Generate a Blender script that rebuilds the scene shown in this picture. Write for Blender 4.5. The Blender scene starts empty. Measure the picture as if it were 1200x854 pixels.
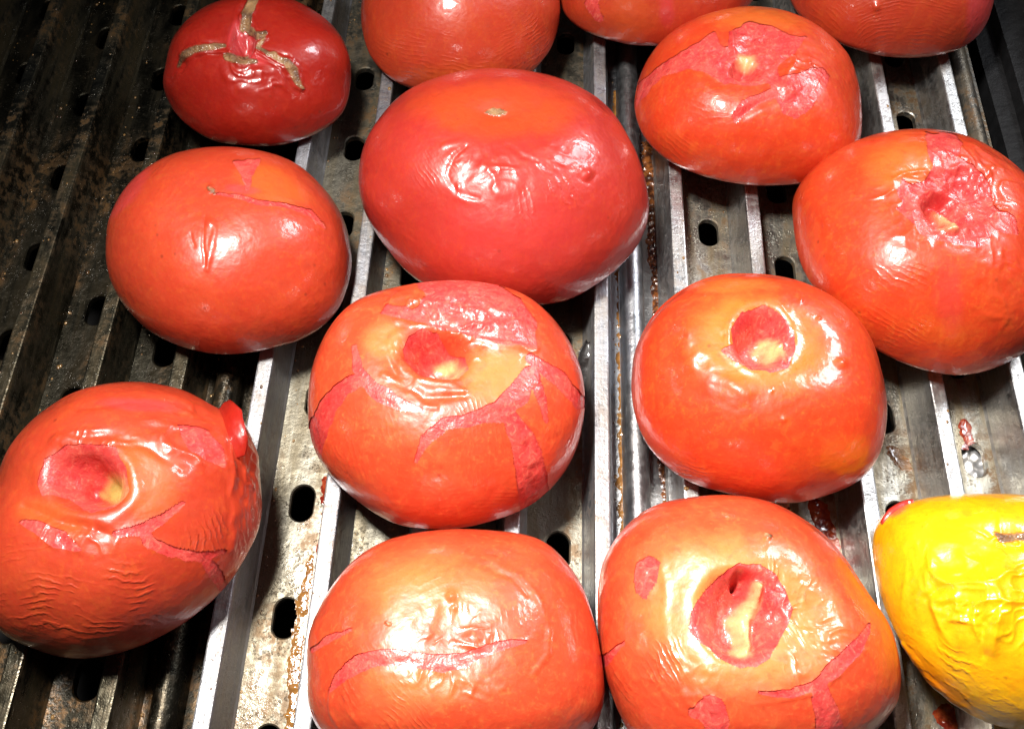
import bpy, math, random
import numpy as np
from mathutils import Matrix, Vector
random.seed(7); rng = np.random.default_rng(7)
MM = 0.001
scene = bpy.context.scene
COL = scene.collection

# ------------------------------------------------------------------ camera
F = 1100.0                                   # focal length in photo pixels (1200 wide)
dY = np.array([90, 2127, -1100.0]); dY /= np.linalg.norm(dY)
dX = np.array([1, -90 / 2127, 0.0]); dX /= np.linalg.norm(dX)
dZ = np.cross(dX, dY)
R = np.array([dX, dY, dZ])                   # world = R @ cam
CAM = np.array([-23.8, 0, 220.7])            # mm; z = 0 is the top of the rails
cam = bpy.data.objects.new('camera', bpy.data.cameras.new('camera')); COL.objects.link(cam)
m = Matrix.Identity(4)
for i in range(3):
    for j in range(3): m[i][j] = float(R[i, j])
    m[i][3] = float(CAM[i]) * MM
cam.matrix_world = m
cam.data.sensor_width = 36; cam.data.lens = 36 * F / 1200
cam.data.clip_start = 0.005; cam.data.clip_end = 20
scene.camera = cam

# ------------------------------------------------------------------ light
w = bpy.data.worlds.new('World'); scene.world = w; w.use_nodes = True
w.node_tree.nodes['Background'].inputs[0].default_value = (0.75, 0.85, 1.0, 1)
w.node_tree.nodes['Background'].inputs[1].default_value = 0.02
def area(name, loc, target, sx, sy, power, col):
    l = bpy.data.lights.new(name, 'AREA'); l.shape = 'RECTANGLE'; l.size = sx; l.size_y = sy
    l.energy = power; l.color = col
    o = bpy.data.objects.new(name, l); COL.objects.link(o)
    o.location = loc
    o.rotation_euler = (Vector(target) - Vector(loc)).to_track_quat('-Z', 'Y').to_euler()
    return o
key = area('key_lamp', (-0.105, 0.115, 0.34), (0.03, 0.04, 0), 0.060, 0.044, 1.18, (1.0, 0.965, 0.91))
key.data.spread = math.radians(98)
area('side_lamp', (0.28, 0.34, 0.36), (0.04, 0.10, 0), 0.18, 0.15, 0.60, (0.92, 0.95, 1.0)).data.shape = 'ELLIPSE'
bpy.data.objects['side_lamp'].data.spread = math.radians(110)
scene.view_settings.view_transform = 'Standard'; scene.view_settings.look = 'None'
scene.view_settings.exposure = 0.0; scene.view_settings.gamma = 1.0

# ------------------------------------------------------------------ helpers
def ray_to(u, v, z):
    r = R @ np.array([u - 600, -(v - 427), -F]); t = (z - CAM[2]) / r[2]
    return CAM + r * t
def project(P):
    q = (P - CAM) @ R
    return np.stack([600 + F * q[:, 0] / -q[:, 2], 427 - F * q[:, 1] / -q[:, 2]], 1)

def hash3(i, j, k, s):
    n = (i * 374761393 + j * 668265263 + k * 2147483647 + s * 974634777) & 0xffffffff
    n = ((n ^ (n >> 13)) * 1274126177) & 0xffffffff
    n = ((n ^ (n >> 16)) * 2246822519) & 0xffffffff
    return ((n ^ (n >> 15)) & 0xffffff) / float(0xffffff)
def noise(P, size, seed=0):
    Q = np.asarray(P, float) / size + 100.5
    I = np.floor(Q).astype(np.int64); f = Q - I; f = f * f * f * (f * (f * 6 - 15) + 10)
    r = 0
    for a in (0, 1):
        for b in (0, 1):
            for c in (0, 1):
                wgt = (f[:, 0] if a else 1 - f[:, 0]) * (f[:, 1] if b else 1 - f[:, 1]) * (f[:, 2] if c else 1 - f[:, 2])
                r = r + wgt * hash3(I[:, 0] + a, I[:, 1] + b, I[:, 2] + c, seed)
    return r * 2 - 1
def fbm(P, size, seed=0, o=3):
    return sum(noise(P, size / 2 ** i, seed + i) * 0.5 ** i for i in range(o)) / 1.6
def ss(a, b, x):
    t = np.clip((x - a) / (b - a), 0, 1); return t * t * (3 - 2 * t)

def cr(ox, oy, s, pts):
    """crop coordinates -> photo coordinates; a third number is a width"""
    return [(ox + p[0] / s, oy + p[1] / s) + ((p[2] / s,) if len(p) > 2 else ()) for p in pts]

def stroke_d(U, pts):
    """distance to a polyline minus the interpolated half width"""
    best = np.full(len(U), 1e9)
    for a, b in zip(pts[:-1], pts[1:]):
        A = np.array(a[:2]); B = np.array(b[:2]); ab = B - A
        t = np.clip(((U - A) @ ab) / max(ab @ ab, 1e-6), 0, 1)
        d = np.linalg.norm(U - A - t[:, None] * ab, axis=1) - 0.5 * (a[2] + (b[2] - a[2]) * t)
        best = np.minimum(best, d)
    return best
def poly_d(U, pts):
    """signed distance to a polygon, negative inside"""
    P = np.array([p[:2] for p in pts]); n = len(P); best = np.full(len(U), 1e18)
    inside = np.zeros(len(U), bool)
    for i in range(n):
        A = P[i]; B = P[(i + 1) % n]; ab = B - A
        t = np.clip(((U - A) @ ab) / max(ab @ ab, 1e-6), 0, 1)
        best = np.minimum(best, ((U - A - t[:, None] * ab) ** 2).sum(1))
        c = (A[1] > U[:, 1]) != (B[1] > U[:, 1])
        with np.errstate(divide='ignore', invalid='ignore'):
            x = (B[0] - A[0]) * (U[:, 1] - A[1]) / (B[1] - A[1]) + A[0]
        inside ^= c & (U[:, 0] < x)
    return np.where(inside, -1, 1) * np.sqrt(best)
def ell(U, cx, cy, rx, ry, ang=0):
    c, s = math.cos(math.radians(ang)), math.sin(math.radians(ang))
    x = U[:, 0] - cx; y = U[:, 1] - cy
    return np.sqrt(((x * c + y * s) / rx) ** 2 + ((-x * s + y * c) / ry) ** 2)

def link_mesh(name, V, faces, mat, parent=None, smooth=True, loc=(0, 0, 0), attrs=None):
    """V in mm; faces: (n,4) array or list of lists"""
    me = bpy.data.meshes.new(name)
    V = np.asarray(V, float) * MM
    if isinstance(faces, np.ndarray):
        me.vertices.add(len(V)); me.vertices.foreach_set('co', V.astype(np.float32).ravel())
        n, k = faces.shape
        me.loops.add(n * k); me.loops.foreach_set('vertex_index', faces.astype(np.int32).ravel())
        me.polygons.add(n); me.polygons.foreach_set('loop_start', (np.arange(n) * k).astype(np.int32))
        me.update(calc_edges=True)
    else:
        me.from_pydata([tuple(v) for v in V], [], faces)
    me.validate()
    if smooth: me.polygons.foreach_set('use_smooth', np.ones(len(me.polygons), bool))
    if attrs:
        for nm, (typ, arr) in attrs.items():
            at = me.attributes.new(nm, typ, 'POINT')
            at.data.foreach_set('vector' if typ == 'FLOAT_VECTOR' else 'color' if typ == 'FLOAT_COLOR' else 'value', arr.astype(np.float32).ravel())
    me.materials.append(mat)
    o = bpy.data.objects.new(name, me); COL.objects.link(o)
    if parent is not None: o.parent = parent
    o.location = loc
    return o
def thing(name, label, cat, loc, group=None):
    o = bpy.data.objects.new(name, None); COL.objects.link(o); o.empty_display_size = 0.01
    o.location = [c * MM for c in loc]; o['label'] = label; o['category'] = cat
    if group: o['group'] = group
    return o
def tag(o, label, cat, group=None):
    o['label'] = label; o['category'] = cat
    if group: o['group'] = group
    return o

# ------------------------------------------------------------------ node helper
class NT:
    def __init__(s, name):
        s.m = bpy.data.materials.new(name); s.m.use_nodes = True; s.t = s.m.node_tree; s.t.nodes.clear()
        s.out = s.n('ShaderNodeOutputMaterial'); s.b = s.n('ShaderNodeBsdfPrincipled')
        s.t.links.new(s.b.outputs[0], s.out.inputs[0])
    def n(s, typ, **kw):
        x = s.t.nodes.new(typ)
        for k, v in kw.items(): setattr(x, k, v)
        return x
    def put(s, x, sock):
        if isinstance(x, (int, float)): sock.default_value = x
        elif isinstance(x, tuple): sock.default_value = (*x, 1.0) if len(x) == 3 and sock.type == 'RGBA' else x
        else: s.t.links.new(x, sock)
    def math(s, op, a, b=0.0, c=0.0, clamp=False):
        x = s.n('ShaderNodeMath', operation=op, use_clamp=clamp)
        s.put(a, x.inputs[0]); s.put(b, x.inputs[1])
        if op in ('MULTIPLY_ADD',): s.put(c, x.inputs[2])
        return x.outputs[0]
    def mix(s, f, a, b, mode='MIX'):
        x = s.n('ShaderNodeMix', data_type='RGBA', blend_type=mode)
        s.put(f, x.inputs[0]); s.put(a, x.inputs[6]); s.put(b, x.inputs[7]); return x.outputs[2]
    def ramp(s, f, a, b, lo=0.0, hi=1.0):
        x = s.n('ShaderNodeMapRange', interpolation_type='SMOOTHSTEP'); s.put(f, x.inputs[0])
        x.inputs[1].default_value = a; x.inputs[2].default_value = b; x.inputs[3].default_value = lo; x.inputs[4].default_value = hi
        return x.outputs[0]
    def coord(s):
        return s.n('ShaderNodeTexCoord').outputs['Object']
    def mapv(s, v, scale):
        x = s.n('ShaderNodeMapping'); s.t.links.new(v, x.inputs[0]); x.inputs['Scale'].default_value = scale; return x.outputs[0]
    def noise(s, v, scale, detail=3, rough=0.55, dist=0.0):
        x = s.n('ShaderNodeTexNoise'); s.t.links.new(v, x.inputs['Vector'])
        x.inputs['Scale'].default_value = scale; x.inputs['Detail'].default_value = detail
        x.inputs['Roughness'].default_value = rough; x.inputs['Distortion'].default_value = dist
        return x.outputs[0]
    def vor(s, v, scale, feat='F1'):
        x = s.n('ShaderNodeTexVoronoi', feature=feat); s.t.links.new(v, x.inputs['Vector']); x.inputs['Scale'].default_value = scale
        return x.outputs[0]
    def attr(s, nm, out='Fac'):
        return s.n('ShaderNodeAttribute', attribute_name=nm).outputs[out]
    def bump(s, h, dist=1.0, normal=None, strength=1.0):
        x = s.n('ShaderNodeBump'); x.inputs['Distance'].default_value = dist; x.inputs['Strength'].default_value = strength
        s.put(h, x.inputs['Height'])
        if normal is not None: s.t.links.new(normal, x.inputs['Normal'])
        return x.outputs[0]
    def set(s, **kw):
        for k, v in kw.items(): s.put(v, s.b.inputs[k.replace('_', ' ')])

# ------------------------------------------------------------------ tomato materials
def skin_material(name, base, tint, seed, rough=0.32, coat=0.85):
    N = NT(name); co = N.coord()
    sep = N.n('ShaderNodeSeparateColor'); N.t.links.new(N.attr('pigment', 'Color'), sep.inputs[0])
    p_tint, p_pink, p_cork = sep.outputs
    n1 = N.noise(co, 45 + seed, 4, 0.6); n2 = N.noise(co, 190, 3, 0.6); n3 = N.noise(co, 900, 2)
    t = N.math('ADD', p_tint, N.math('ADD', N.math('MULTIPLY', N.math('SUBTRACT', n1, 0.5), 0.8), N.math('MULTIPLY', N.math('SUBTRACT', n2, 0.45), 0.5)), clamp=True)
    c = N.mix(t, base, tint)
    c = N.mix(N.ramp(n2, 0.45, 0.75, 0, 0.35), c, tuple(x * y for x, y in zip(base, (0.8, 0.75, 0.8))))
    c = N.mix(N.math('MULTIPLY', N.ramp(n3, 0.60, 0.72), 0.30), c, tint)         # tiny pale pores
    strk = N.noise(N.mapv(co, (1, 1, 0.3)), 420, 5, 0.7, 0.8)
    c = N.mix(N.ramp(strk, 0.50, 0.68, 0, 0.28), c, tint)
    c = N.mix(N.ramp(strk, 0.46, 0.32, 0, 0.25), c, tuple(x * y for x, y in zip(base, (0.72, 0.5, 0.6))))
    spot = N.ramp(N.vor(co, 230), 0.16, 0.05)
    c = N.mix(N.math('MULTIPLY', N.math('MULTIPLY', spot, N.ramp(n1, 0.52, 0.62)), 0.6), c, (0.16, 0.02, 0.008))
    c = N.mix(N.math('MULTIPLY', p_pink, 0.85), c, (0.55, 0.045, 0.050))
    cork = N.mix(N.ramp(n2, 0.35, 0.65), (0.10, 0.04, 0.015), (0.33, 0.18, 0.075))
    c = N.mix(p_cork, c, cork)
    wr = N.n('ShaderNodeSeparateXYZ'); N.t.links.new(N.attr('wrinkle', 'Vector'), wr.inputs[0])
    ph = N.math('ADD', wr.outputs[0], N.math('MULTIPLY', N.noise(co, 230, 3, 0.6), 11.0))
    wav = N.math('MULTIPLY', N.math('POWER', N.math('MULTIPLY_ADD', N.math('SINE', ph), 0.5, 0.5), 2.6), N.math('MULTIPLY', wr.outputs[1], N.ramp(N.noise(co, 140, 3), 0.38, 0.66, 0.0, 0.75)))
    h = N.math('MULTIPLY', wav, 0.0011)
    h = N.math('ADD', h, N.math('MULTIPLY', N.noise(co, 420, 3, 0.6), 0.00011))
    h = N.math('ADD', h, N.math('MULTIPLY', N.noise(co, 110, 3, 0.6), 0.00045))
    h = N.math('ADD', h, N.math('MULTIPLY', N.math('MULTIPLY', n3, p_cork), 0.0006))
    h = N.math('ADD', h, N.math('MULTIPLY', N.noise(co, 1500, 2), 0.000012))
    nb = N.bump(h)
    r = N.math('ADD', rough + 0.06, N.math('MULTIPLY', N.math('SUBTRACT', n2, 0.5), 0.25))
    r = N.math('ADD', r, N.math('MULTIPLY', p_cork, 0.3))
    N.set(Base_Color=c, Roughness=r, Subsurface_Weight=0.18, Subsurface_Scale=0.002, Normal=nb, Coat_Weight=N.ramp(N.noise(co, 75, 3, 0.6), 0.34, 0.50, coat * 0.25, coat), Coat_IOR=1.42, Coat_Roughness=N.ramp(n2, 0.3, 0.7, 0.05, 0.16), IOR=1.45, Specular_IOR_Level=0.65)
    N.b.inputs['Subsurface Radius'].default_value = (1.0, 0.25, 0.08)
    N.t.links.new(nb, N.b.inputs['Coat Normal'])
    return N.m
def flesh_material(name, base, pale):
    N = NT(name); co = N.coord()
    sep = N.n('ShaderNodeSeparateColor'); N.t.links.new(N.attr('pigment', 'Color'), sep.inputs[0])
    p_pale, p_deep, p_green = sep.outputs
    n1 = N.noise(co, 160, 4, 0.65); n2 = N.noise(co, 700, 3, 0.6)
    c = N.mix(N.ramp(n1, 0.35, 0.7), base, tuple(min(1, x * y) for x, y in zip(base, (1.15, 1.9, 1.5))))
    fib = N.noise(N.mapv(co, (1, 1, 0.35)), 420, 5, 0.7, 2.5)
    c = N.mix(N.ramp(fib, 0.52, 0.66, 0, 0.5), c, (0.74, 0.20, 0.13))
    c = N.mix(N.ramp(fib, 0.46, 0.34, 0, 0.6), c, (0.34, 0.010, 0.014))
    c = N.mix(N.math('MULTIPLY', p_deep, 0.9), c, (0.42, 0.010, 0.012))
    pf = N.math('MULTIPLY', p_pale, N.ramp(n1, 0.25, 0.55, 0.55, 1.0))
    c = N.mix(pf, c, pale)
    c = N.mix(N.math('MULTIPLY', p_green, 0.8), c, (0.36, 0.30, 0.07))
    h = N.math('ADD', N.math('MULTIPLY', n2, 0.00012), N.math('MULTIPLY', n1, 0.0006))
    nb = N.bump(h)
    N.set(Base_Color=c, Roughness=0.38, Subsurface_Weight=0.3, Subsurface_Scale=0.003, Normal=nb, Coat_Weight=N.ramp(N.noise(co, 240, 3, 0.6), 0.46, 0.62, 0.03, 0.7), Coat_Roughness=0.12)
    N.b.inputs['Subsurface Radius'].default_value = (1.0, 0.3, 0.15)
    N.t.links.new(nb, N.b.inputs['Coat Normal'])
    return N.m
FLESH = flesh_material('tomato_flesh', (0.54, 0.042, 0.040), (0.80, 0.40, 0.17))
FLESH_Y = flesh_material('yellow_tomato_flesh', (0.70, 0.25, 0.01), (0.86, 0.60, 0.14))

# ------------------------------------------------------------------ tomato builder
def tomato(label, outline, feats, skin_mat, k=0.60, lobes=0.02, seed=1, res=(170, 400), square=0.92, flesh_mat=None, group='red tomatoes roasting on the grill', rough=0.5):
    O = np.array(outline, float)
    # resample the outline by angle about its centroid
    c0 = (O.max(0) + O.min(0)) / 2
    D = []; m_ = len(O)
    for i in range(m_):
        p0, p1, p2, p3 = O[i - 1], O[i], O[(i + 1) % m_], O[(i + 2) % m_]
        for t in np.linspace(0, 1, 12, endpoint=False):
            D.append(0.5 * (2 * p1 + (p2 - p0) * t + (2 * p0 - 5 * p1 + 4 * p2 - p3) * t * t + (3 * p1 - p0 - 3 * p2 + p3) * t ** 3))
    D = np.array(D) - c0
    ang = np.arctan2(D[:, 1], D[:, 0]); rad = np.hypot(D[:, 0], D[:, 1]); o_ = np.argsort(ang)
    A = np.linspace(-math.pi, math.pi, 361)[:-1]
    rt = np.interp(A, np.concatenate([ang[o_] - 2 * math.pi, ang[o_], ang[o_] + 2 * math.pi]), np.tile(rad[o_], 3))
    ker = np.hanning(15); ker /= ker.sum()
    rt = np.convolve(np.concatenate([rt[-15:], rt, rt[:15]]), ker, 'same')[15:-15]
    wpx = (O[:, 0].max() - O[:, 0].min()) / 2
    C = ray_to(*c0, 18.0); a = wpx * np.linalg.norm(C - CAM) / F; C = ray_to(*c0, a * k * 0.6)
    a = wpx * np.linalg.norm(C - CAM) / F * 0.97; c = a * k
    # directions
    nt, ns = res
    t = np.concatenate([np.linspace(0.003, 2.35, nt - 22), np.linspace(2.35, math.pi - 0.03, 23)[1:]])
    nt = len(t)
    ph = np.arange(ns) / ns * 2 * math.pi
    T, PH = np.meshgrid(t, ph, indexing='ij'); T = T.ravel(); PH = PH.ravel()
    up = T < math.pi / 2
    st = np.sin(T) ** np.where(up, square, 0.45)
    lob = 1 + lobes * np.cos(5 * PH + seed) + lobes * 0.7 * np.cos(3 * PH + seed * 2.1) * st
    L = np.stack([a * st * lob * np.cos(PH), a * st * lob * np.sin(PH), c * np.where(up, 1.25 * np.abs(np.cos(T)) ** 0.95, -0.36 * np.abs(np.cos(T)))], 1)
    L[:, 2] -= 0.10 * c * np.exp(-((st / 0.35) ** 2)) * (T < 1.5)
    L *= (1 + 0.022 * fbm(L + seed * 31, a * 0.9, seed, 2))[:, None]
    # fit to the silhouette about the line of sight, then let it rest on the rails
    for it in range(5):
        vd = (C - CAM) / np.linalg.norm(C - CAM)
        P = C + L; U = project(P) - c0
        an = np.arctan2(U[:, 1], U[:, 0]); rr = np.hypot(U[:, 0], U[:, 1])
        bi = ((an + math.pi) / (2 * math.pi) * 180).astype(int) % 180
        rm = np.zeros(180); np.maximum.at(rm, bi, rr)
        g = np.interp(A, (np.arange(180) + 0.5) / 180 * 2 * math.pi - math.pi, rm, period=2 * math.pi)
        G = rt / np.maximum(g, 1)
        G = np.convolve(np.concatenate([G[-12:], G, G[:12]]), np.hanning(11) / np.hanning(11).sum(), 'same')[12:-12]
        gm = G.mean()
        Gv = np.interp(an, A, G, period=2 * math.pi); Gv = gm + (Gv - gm) * ss(0.15, 0.75, rr / np.interp(an, A, rt, period=2 * math.pi))
        par = (L @ vd)[:, None] * vd; L = par * (1 if it == 0 else 1) + (L - par) * Gv[:, None]
        # move along the line of sight so that the underside rests 1.5 mm low
        zmin = (C + L)[:, 2].min(); dz = -2.4 - zmin
        C2 = C + vd * (dz / vd[2]); L *= np.linalg.norm(C2 - CAM) / np.linalg.norm(C - CAM); C = C2
    P = C + L
    low = P[:, 2] < 1.2
    P[:, 2] = np.where(P[:, 2] < 1.2, 0.05 + np.maximum(P[:, 2] + 2.4, 0) / 3.6 * 1.15, P[:, 2])
    base = np.array([P[:, 0].mean(), P[:, 1].mean(), 0.0])

    idx = np.arange(nt * ns).reshape(nt, ns)
    q = np.stack([idx[:-1], idx[1:], np.roll(idx[1:], -1, 1), np.roll(idx[:-1], -1, 1)], -1).reshape(-1, 4)
    def normals(P):
        G = P.reshape(nt, ns, 3)
        du = np.roll(G, -1, 1) - np.roll(G, 1, 1); dv = np.gradient(G, axis=0)
        n = np.cross(dv, du).reshape(-1, 3); n /= np.maximum(np.linalg.norm(n, axis=1), 1e-9)[:, None]
        return n
    N_ = normals(P)
    U = project(P); V = CAM - P; V /= np.linalg.norm(V, axis=1)[:, None]
    face = ss(-0.02, 0.06, (N_ * V).sum(1))
    vis = face > 0
    pxmm = np.linalg.norm(C - CAM) / F              # mm per pixel
    Uw = U + np.stack([fbm(P, 6, seed + 50, 3), fbm(P, 6, seed + 60, 3)], 1) * 1.7 / pxmm * 0.45
    Uf = U + np.stack([fbm(P, 3.5, seed + 50, 3), fbm(P, 3.5, seed + 60, 3)], 1) * 2.6
    disp = fbm(P, 9, seed + 5, 3) * 0.22 * rough
    S = np.full(len(P), -99.0)                      # >0 where the skin is gone (pixels)
    sk = np.zeros((len(P), 3)); fl = np.zeros((len(P), 3)); wr = np.zeros((len(P), 3)); wr_a = np.zeros(len(P))
    fleshd = np.zeros(len(P))
    GEO = ('cav', 'dish', 'peel', 'groove', 'ridge', 'crumple', 'wrk', 'bump')
    U0 = U
    for f in sorted(feats, key=lambda f_: f_[0] not in GEO):
        kind = f[0]
        if kind not in GEO and U is U0:         # colours go where the hollowed surface is seen
            U = project(P + disp[:, None] * N_); Uf = Uf - U0 + U; Uw = Uw - U0 + U
        if kind == 'cav':        # cx, cy, rx, ry, ang, depth mm, inner (where the floor starts 0..1), rim mm
            _, cx, cy, rx, ry, an, dep, inner, rim = f
            e = ell(Uf, cx, cy, rx, ry, an) * (1 + 0.10 * fbm(P, 7, seed + 9, 2))
            disp -= dep * (1 - ss(inner, 1.0, e)) * face
            disp += rim * np.exp(-((e - 1.12) / 0.16) ** 2) * face
        elif kind == 'dish':     # gentle hollow
            _, cx, cy, rx, ry, an, dep = f
            e = ell(U, cx, cy, rx, ry, an); disp -= dep * np.exp(-e * e * 1.6) * face
        elif kind == 'peel':
            pts = f[1]; d = stroke_d(Uf, pts) if len(pts[0]) > 2 else poly_d(Uf, pts)
            S = np.maximum(S, np.where(face > 0.5, -d, -99))
        elif kind == 'groove':   # stroke pts, depth, softness px
            d = stroke_d(Uw, f[1]); disp -= f[2] * 0.75 * (0.8 + 0.5 * noise(P, 4.0, seed + 91)) * (1 - ss(-f[3], f[3], d)) * face
        elif kind == 'ridge':
            d = stroke_d(Uw, f[1]); disp += f[2] * 0.5 * (0.75 + 0.5 * noise(P, 3.0, seed + 90)) * (1 - ss(-f[3] * 0.3, f[3] * 0.8, d)) * face
        elif kind == 'cork':
            d = stroke_d(Uf, f[1]) if len(f[1][0]) > 2 else poly_d(Uf, f[1])
            sk[:, 2] = np.maximum(sk[:, 2], (1 - ss(-0.8, 0.8, d)) * face)
        elif kind in ('tint', 'pink'):
            i = 0 if kind == 'tint' else 1
            _, cx, cy, rx, ry, an, amt, soft = f
            e = ell(Uw, cx, cy, rx, ry, an) + 0.12 * fbm(P, 5, seed + 77, 3)
            sk[:, i] = np.maximum(sk[:, i], amt * (1 - ss(1 - soft, 1, e)) * face)
        elif kind in ('pale', 'deep', 'green'):
            i = {'pale': 0, 'deep': 1, 'green': 2}[kind]
            if isinstance(f[1], list): v = 1 - ss(-7, 4, stroke_d(Uf, f[1]) + 4 * fbm(P, 2.5, seed + 33, 3)); amt = f[2]
            else:
                _, cx, cy, rx, ry, an, amt = f; v = 1 - ss(0.3, 1.15, ell(Uf, cx, cy, rx, ry, an) + 0.35 * fbm(P, 2.5, seed + 33, 3))
            fl[:, i] = np.maximum(fl[:, i], amt * v * face)
        elif kind == 'crumple':  # cx, cy, rx, ry, ang, size mm, amp mm
            _, cx, cy, rx, ry, an, sz, amp = f
            e = ell(U, cx, cy, rx, ry, an)
            Pw = P + np.stack([noise(P, sz * 1.3, seed + 21), noise(P, sz * 1.3, seed + 22), noise(P, sz * 1.3, seed + 23)], 1) * sz * 0.5
            rn = (1 - np.abs(noise(Pw, sz, seed + 20))) ** 3 + 0.5 * (1 - np.abs(noise(Pw, sz / 2.1, seed + 24))) ** 3
            disp += amp * (rn - 0.4) * (1 - ss(0.6, 1.05, e)) * face
        elif kind == 'wrk':      # cx, cy, rx, ry, ang, spacing px, amp mm, curve 1/px
            _, cx, cy, rx, ry, an, sp, amp, cv = f
            c_, s_ = math.cos(math.radians(an)), math.sin(math.radians(an))
            x = U[:, 0] - cx; y = U[:, 1] - cy; xx = x * c_ + y * s_; yy = -x * s_ + y * c_
            am = amp * (1 - ss(0.55, 1.0, np.sqrt((xx / rx) ** 2 + (yy / ry) ** 2))) * face
            php = 2 * math.pi * (yy + cv * xx * xx + 1.5 * fbm(P, 12, seed + 30, 2) * sp) / sp
            take = am > wr_a
            old = wr_a.copy(); wr_a = np.maximum(am, wr_a)
            wr[take, 0] = php[take]; wr[:, 1] = np.where(take, am - old, wr[:, 1] - np.minimum(am, wr[:, 1]))
        elif kind == 'bump':
            _, cx, cy, r_, hgt = f
            disp += hgt * np.exp(-ell(U, cx, cy, r_, r_) ** 2 * 1.5) * face
        elif kind == 'fbump':    # raised flesh along a stroke
            d = stroke_d(Uf, f[1]); fleshd += f[2] * (1 - ss(-f[3], f[3], d)) * face
    # skin edge lifts and is not straight
    S = np.where(S > -40, S + 0.8 + 0.9 * fbm(P, 1.8, seed + 40, 3), S)
    root = thing('tomato', label, 'tomato', base, group)
    N_[:ns] = N_[:ns].mean(0); disp[:ns * 2] = disp[:ns * 2].mean(); P[:ns] = P[:ns].mean(0); S[:ns] = S[:ns].mean()
    D_ = disp[:, None] * N_
    # snap the skin border to the zero line
    Sg = S.reshape(nt, ns); B = (P + D_)
    Bs = B.copy().reshape(nt, ns, 3); Snew = Sg.copy()
    if (S > 0).any():
        for ax, sh in ((0, 1), (0, -1), (1, 1), (1, -1)):
            Sn = np.roll(Sg, sh, ax); Bn = np.roll(B.reshape(nt, ns, 3), sh, ax)
            crs = (Sg * Sn < 0) & (np.abs(Sg) < np.abs(Sn)) & (np.abs(Sn) < 30)
            if ax == 0: crs[0] = False; crs[-1] = False
            f_ = (np.abs(Sg) / np.maximum(np.abs(Sg) + np.abs(Sn), 1e-6))[..., None]
            Bs = np.where(crs[..., None], B.reshape(nt, ns, 3) * (1 - f_) + Bn * f_, Bs); Snew = np.where(crs, 0, Snew)
    Bs = Bs.reshape(-1, 3); Sv = Snew.ravel()
    lift = (0.08 + 0.12 * np.exp(Sv / 3.5) * (0.6 + 0.9 * noise(P, 5, seed + 44)) ) * (Sv > -60) * ss(-30, -8, Sv)
    lift[:ns] = lift[:ns].mean(); skinP = Bs + N_ * lift[:, None]
    keep = (Sv[q] <= 0).all(1)
    def sub(Pv, qq, attrs):
        used = np.unique(qq); mp = -np.ones(len(Pv), int); mp[used] = np.arange(len(used))
        return Pv[used] - base, mp[qq], {k_: (ty, v[used]) for k_, (ty, v) in attrs.items()}
    one = np.ones((len(P), 1))
    v_, f_, at = sub(skinP, q[keep], {'pigment': ('FLOAT_COLOR', np.hstack([np.clip(sk, 0, 1), one])), 'wrinkle': ('FLOAT_VECTOR', wr)})
    link_mesh('skin', v_, f_, skin_mat, root, attrs=at)
    if (S > 0).any():
        need = (S[q] > -7).any(1)
        fd = -0.13 * ss(-6, 2, S) + fleshd + (0.12 * fbm(P, 2.0, seed + 70, 3)) * ss(0, 5, S) + (1.0 * fbm(P, 5, seed + 71, 4)) * ss(5, 22, S)
        fd[:ns] = fd[:ns].mean(); FP = B + N_ * fd[:, None]
        fl[:, 0] = np.maximum(fl[:, 0], 0)
        v_, f_, at = sub(FP, q[need], {'pigment': ('FLOAT_COLOR', np.hstack([np.clip(fl, 0, 1), one]))})
        link_mesh('exposed_flesh', v_, f_, flesh_mat or FLESH, root, attrs=at)
    # helper to put things on the surface
    def at(u, v):
        d = ((U0 - (u, v)) ** 2).sum(1) + (1 - face) * 1e6; i = d.argmin(); return (skinP[i], N_[i])
    return root, base, at, pxmm


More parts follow.
